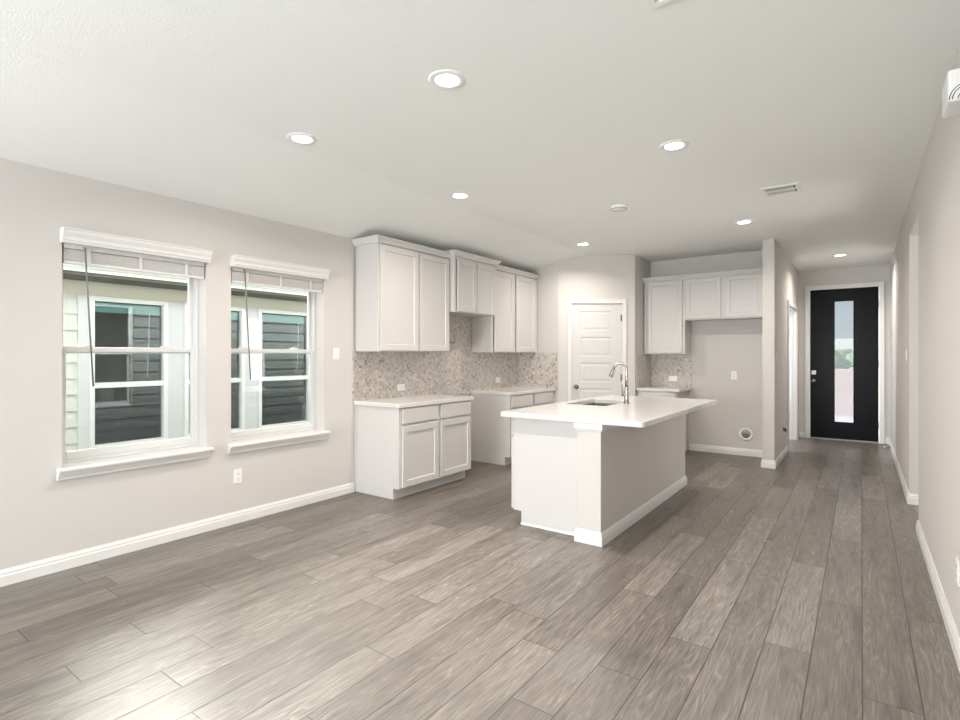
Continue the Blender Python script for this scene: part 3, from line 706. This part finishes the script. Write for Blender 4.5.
# small fitting on the stub wall
vf = thing('gas_valve', (SX1, 8.14, .385), 'small chrome shut-off fitting low on the hall side of the stub wall', 'valve')
MB().lathe([(.034, .0008), (.034, .004), (.012, .008), (.012, .03)], (SX1, 8.14, .385), (1, 0, 0), 20).tube([(SX1 + .03, 8.14, .35), (SX1 + .03, 8.14, .43)], .012, 12).build('valve_body', 'nickel', vf)
MB().tube([(SX1 + .03, 8.10, .415), (SX1 + .045, 8.19, .42)], .008, 10).build('lever', 'plate', vf)
# spring door stop on the right baseboard beside the front door
ds = thing('door_stop', (RX - .016, 9.64, .045), 'spring door stop on the right baseboard near the front door', 'door stop')
sp_ = [(RX - .016 - .006 - .055 * i / 60, 9.64 + .006 * math.cos(i * .9), .045 + .006 * math.sin(i * .9)) for i in range(61)]
MB().tube(sp_, .0018, 6).lathe([(.010, .0005), (.010, .006), (.004, .008)], (RX - .016, 9.64, .045), (-1, 0, 0), 16).build('spring', 'nickel', ds)
MB().lathe([(.008, 0), (.009, .004), (.009, .014), (.006, .018)], (RX - .077, 9.64, .045), (-1, 0, 0), 16).build('rubber_tip', 'plate', ds)

# door chime box high on the right wall
ch = thing('door_chime', (RX, 3.07, 2.50), 'white chime box high on the near right wall, at the frame edge', 'door chime')
MB().box(RX - .065, 2.960, 2.437, RX - .0008, 3.165, 2.572).build('housing', 'plate', ch, .010)
gg = MB()
for i in range(4): gg.box(RX - .052 + i * .012, 2.957, 2.500, RX - .047 + i * .012, 2.9598, 2.560)
gg.build('ribs', 'plate', ch)
sc_ = MB()
for R2 in (.060, .050, .032):
    sc_.tube([(RX - .001 - R2 * math.cos(math.radians(a_)), 2.9585, 2.440 + 1.1 * R2 * math.sin(math.radians(a_))) for a_ in range(4, 88, 7)], .0017, 6)
sc_.build('sound_slots', 'dark', ch)

# ------------------------------------------------------------------ ceiling fixtures
def can(x, y, label):
    r = thing('recessed_light', (x, y, HC), label, 'ceiling light', 'recessed ceiling lights')
    MB().lathe([(.060, -.003), (.064, -.007), (.092, -.006), (.096, -.002), (.096, -.0006)], (x, y, HC), (0, 0, 1), 40, False).build('trim_ring', 'plate', r)
    MB().lathe([(.0615, -.0030), (.05, -.0040), (.0005, -.0045)], (x, y, HC), (0, 0, 1), 40, True).build('lens', 'lens', r)
    l = bpy.data.lights.new('downlight', 'AREA'); l.shape = 'DISK'; l.size = .13; l.energy = CAN_POWER; l.color = CAN_COLOR; l.spread = math.radians(150)
    o = bpy.data.objects.new('downlight', l); o.location = (0, 0, -.009); col.objects.link(o); o.parent = r
    return r
first = can(2.421, 2.102, 'recessed light nearest the viewpoint, topmost in the photo')
spots = [(1.186, 2.120, 'recessed light above the floor in front of the left window'),
         (1.267, 3.692, 'recessed light between the island and the nearest wall cabinet'),
         (3.121, 3.656, 'recessed light over the walkway, level with the island front'),
         (1.282, 6.207, 'recessed light just in front of the pantry door'),
         (3.137, 6.182, 'recessed light between the ceiling register and stub wall'),
         (3.902, 8.999, 'recessed light in the hall before the front door')]
for x, y, lab in spots:
    c = copy_tree(first); c.location = (x, y, HC); c['label'] = lab
sd = thing('smoke_detector', (2.285, 4.83, HC), 'round white smoke detector on the ceiling above the island', 'smoke detector')
MB().lathe([(.078, -.0006), (.080, -.010), (.074, -.026), (.060, -.034), (.0005, -.036)], (2.285, 4.83, HC), (0, 0, 1), 36).build('cover', 'plate', sd)
MB().lathe([(.066, -.0345), (.0665, -.031), (.071, -.0285), (.0715, -.0305)], (2.285, 4.83, HC), (0, 0, 1), 36, False).build('vent_ring', 'grey', sd)
def register(x0, y0, x1, y1, label):
    r = thing('ceiling_register', ((x0 + x1) / 2, (y0 + y1) / 2, HC), label, 'air vent')
    m_ = .028; z0, z1 = HC - .010, HC - .0006
    MB().box(x0, y0, z0, x1, y0 + m_, z1).box(x0, y1 - m_, z0, x1, y1, z1).box(x0, y0 + m_, z0, x0 + m_, y1 - m_, z1).box(x1 - m_, y0 + m_, z0, x1, y1 - m_, z1).box(x0 + m_, (y0 + y1) / 2 - .008, z0, x1 - m_, (y0 + y1) / 2 + .008, z1).build('frame', 'plate', r, .002)
    MB().box(x0 + m_, y0 + m_, HC - .0025, x1 - m_, y1 - m_, HC - .0006).build('duct_opening', 'dark', r)
    lv = MB(); n_ = int((x1 - x0 - 2 * m_) / .016)
    for i in range(n_):
        x = x0 + m_ + .008 + i * .016
        lv.prism([(x - .004, HC - .009), (x - .002, HC - .009), (x + .004, HC - .003), (x + .002, HC - .003)], 'y', y0 + m_, y1 - m_)
    lv.build('louvres', 'plate', r)
    return r
register(3.452, 5.02, 3.728, 5.305, 'white ceiling register near the right wall, by the far lights')
register(3.452, 1.85, 3.752, 2.150, 'white ceiling vent cut off by the top edge of the photo')

# ------------------------------------------------------------------ outside: the house next door
NX = -2.2; ND = 0.0
nh = thing('neighbouring_house', (NX, 3.2, -.30), 'pale lap-sided house next door, seen through the two windows', 'house')
G = -.30
def lap(mb, x, y0, y1, z0, z1, ex=.16, sgn=1, t_=.024):
    z = z0
    while z < z1 - 1e-4:
        zt_ = min(z + ex, z1)
        mb.prism([(x, z), (x + sgn * t_, z), (x + sgn * .003, zt_), (x, zt_)], 'y', y0, y1); z += ex
    return mb
nwin = [(.18, .93), (1.10 - .0, 1.85)][:0] + [(2.024, 2.775), (2.948, 3.690), (3.869, 4.680)]
nz0, nz1 = .400, 1.975
sdg = MB(); y = -1.5
Y0N, Y1N = -1.5, 8.5
lap(sdg, NX, Y0N, 1.93, G, 2.10); lap(sdg, NX, 4.78, Y1N, G, 2.10); lap(sdg, NX, 1.93, 4.78, G, nz0 - .10)
sdg.build('siding', 'siding', nh)
wl_ = MB().box(NX - .12, Y0N, G, NX, 2.024, 2.12)
for i, (a, b_) in enumerate(nwin):
    nx_ = nwin[i + 1][0] if i < 2 else Y1N
    wl_.box(NX - .12, a, G, NX, b_, nz0).box(NX - .12, a, nz1, NX, b_, 2.12).box(NX - .12, b_, G, NX, nx_, 2.12)
wl_.build('house_wall', 'siding', nh)
tb = MB().box(NX + .0005, 1.93, nz0 - .10, NX + .028, 2.024, nz1)
for i, (a, b_) in enumerate(nwin):
    nx_ = nwin[i + 1][0] if i < 2 else b_ + .10
    tb.box(NX + .0005, b_, nz0 - .10, NX + .022, nx_, nz1)
    tb.box(NX + .0005, a, nz0 - .10, NX + .022, b_, nz0)
tb.build('window_trim', 'lavtrim', nh)
MB().box(NX + .0005, Y0N, nz1 + .001, NX + .020, Y1N, 2.10).build('frieze_board', 'band', nh)
for (a, b_) in nwin:
    f_ = ring(MB(), a + .001, b_ - .001, nz0 + .001, nz1 - .001, NX - .06, NX + .034, .048, .055)
    f_.box(NX - .05, a + .048, 1.035, NX + .022, b_ - .048, 1.090)
    wf = f_.build('window', 'vinyl', nh, .003)
    MB().box(NX - .024, a + .048, nz0 + .056, NX - .020, b_ - .048, 1.035).box(NX - .024, a + .048, 1.09, NX - .020, b_ - .048, nz1 - .049).build('pane', 'darkglass', wf)
    MB().box(NX - .055, a + .05, nz1 - .155, NX - .030, b_ - .05, nz1 - .055).build('raised_blind', 'tealblind', wf)
    MB().tube([(NX - .028, b_ - .17, nz1 - .15), (NX - .028, b_ - .19, 1.13)], .006, 8).build('blind_wand', 'plate', wf)
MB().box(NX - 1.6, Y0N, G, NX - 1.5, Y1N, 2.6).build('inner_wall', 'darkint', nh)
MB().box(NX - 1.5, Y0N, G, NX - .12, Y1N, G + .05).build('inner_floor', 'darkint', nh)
MB().box(NX - .12, Y0N, 2.12, NX + .45, Y1N, 2.155).box(NX - 1.6, Y0N, 2.12, NX - .12, Y1N, 2.155).build('soffit', 'soffit', nh)
MB().prism([(NX + .452, 2.150), (NX + .475, 2.150), (NX + .475, 2.175), (NX + .53, 2.182), (NX + .56, 2.205), (NX + .565, 2.235), (NX + .575, 2.30), (NX + .452, 2.30)], 'y', Y0N, Y1N).build('gutter', 'gutter', nh)
MB().prism([(NX + .45, 2.30), (NX - 1.6, 3.25), (NX - 1.6, 3.20), (NX + .45, 2.25)], 'y', Y0N, Y1N).build('roof', 'shingle', nh)

# own outside cladding, seen mirrored in the panes next door
ex = MB(); XO = -.2005
for (a, b_) in ((-1.4, W[0][0]), (W[0][1], W[1][0]), (W[1][1], YB)): lap(ex, XO, a, b_, -.3, 2.5, sgn=-1)
for (a, b_) in W: lap(ex, XO, a, b_, -.3, WZ0 - .02, sgn=-1); lap(ex, XO, a, b_, WZ1, 2.5, sgn=-1)
struct('wall_left_siding', ex, 'ownsiding', 'lap siding on the outer face of the window wall', 'siding')
struct('ground', MB().box(-12, -6, -.42, -.2265, YD + .2, -.301), 'grass', 'strip of grass between the two houses', 'ground')
struct('porch_floor', MB().box(2.4, YD + .141, -.16, 5.6, 14.8, -.03), 'conc', 'concrete porch outside the front door', 'porch')
struct('front_ground', MB().box(-60, 14.9, -.30, 70, 140, -.15), 'dirt', 'pale open ground beyond the front porch', 'ground')
def bush(x, y, rx, rz, seed):
    import bmesh
    bm = bmesh.new(); bmesh.ops.create_icosphere(bm, subdivisions=4, radius=1)
    for v_ in bm.verts:
        p = v_.co.copy(); d_ = 1 + .22 * noise.noise(p * 2.2 + Vector((seed, 0, 0))) + .12 * noise.noise(p * 6 + Vector((seed, 3, 0)))
        v_.co = Vector((p.x * rx * d_, p.y * rx * d_, max(-.2, p.z * d_) * rz))
    me = bpy.data.meshes.new('foliage'); bm.to_mesh(me); bm.free(); me.materials.append(M['leaf'])
    o = bpy.data.objects.new('distant_tree', me); o.location = (x, y, .05); col.objects.link(o)
    return tag(o, 'green tree on the horizon seen through the front door glass', 'tree', 'trees on the horizon')
for i, (x, y, rx, rz_) in enumerate([(.5, 76, 2.4, 1.9), (4.6, 86, 2.4, 2.0), (-4.6, 86, 2.4, 2.1), (10, 76, 2.4, 1.6), (-10.5, 77, 2.4, 1.8), (1.6, 96, 2.6, 2.2)]):
    bush(x, y, rx, rz_, i * 5.1)
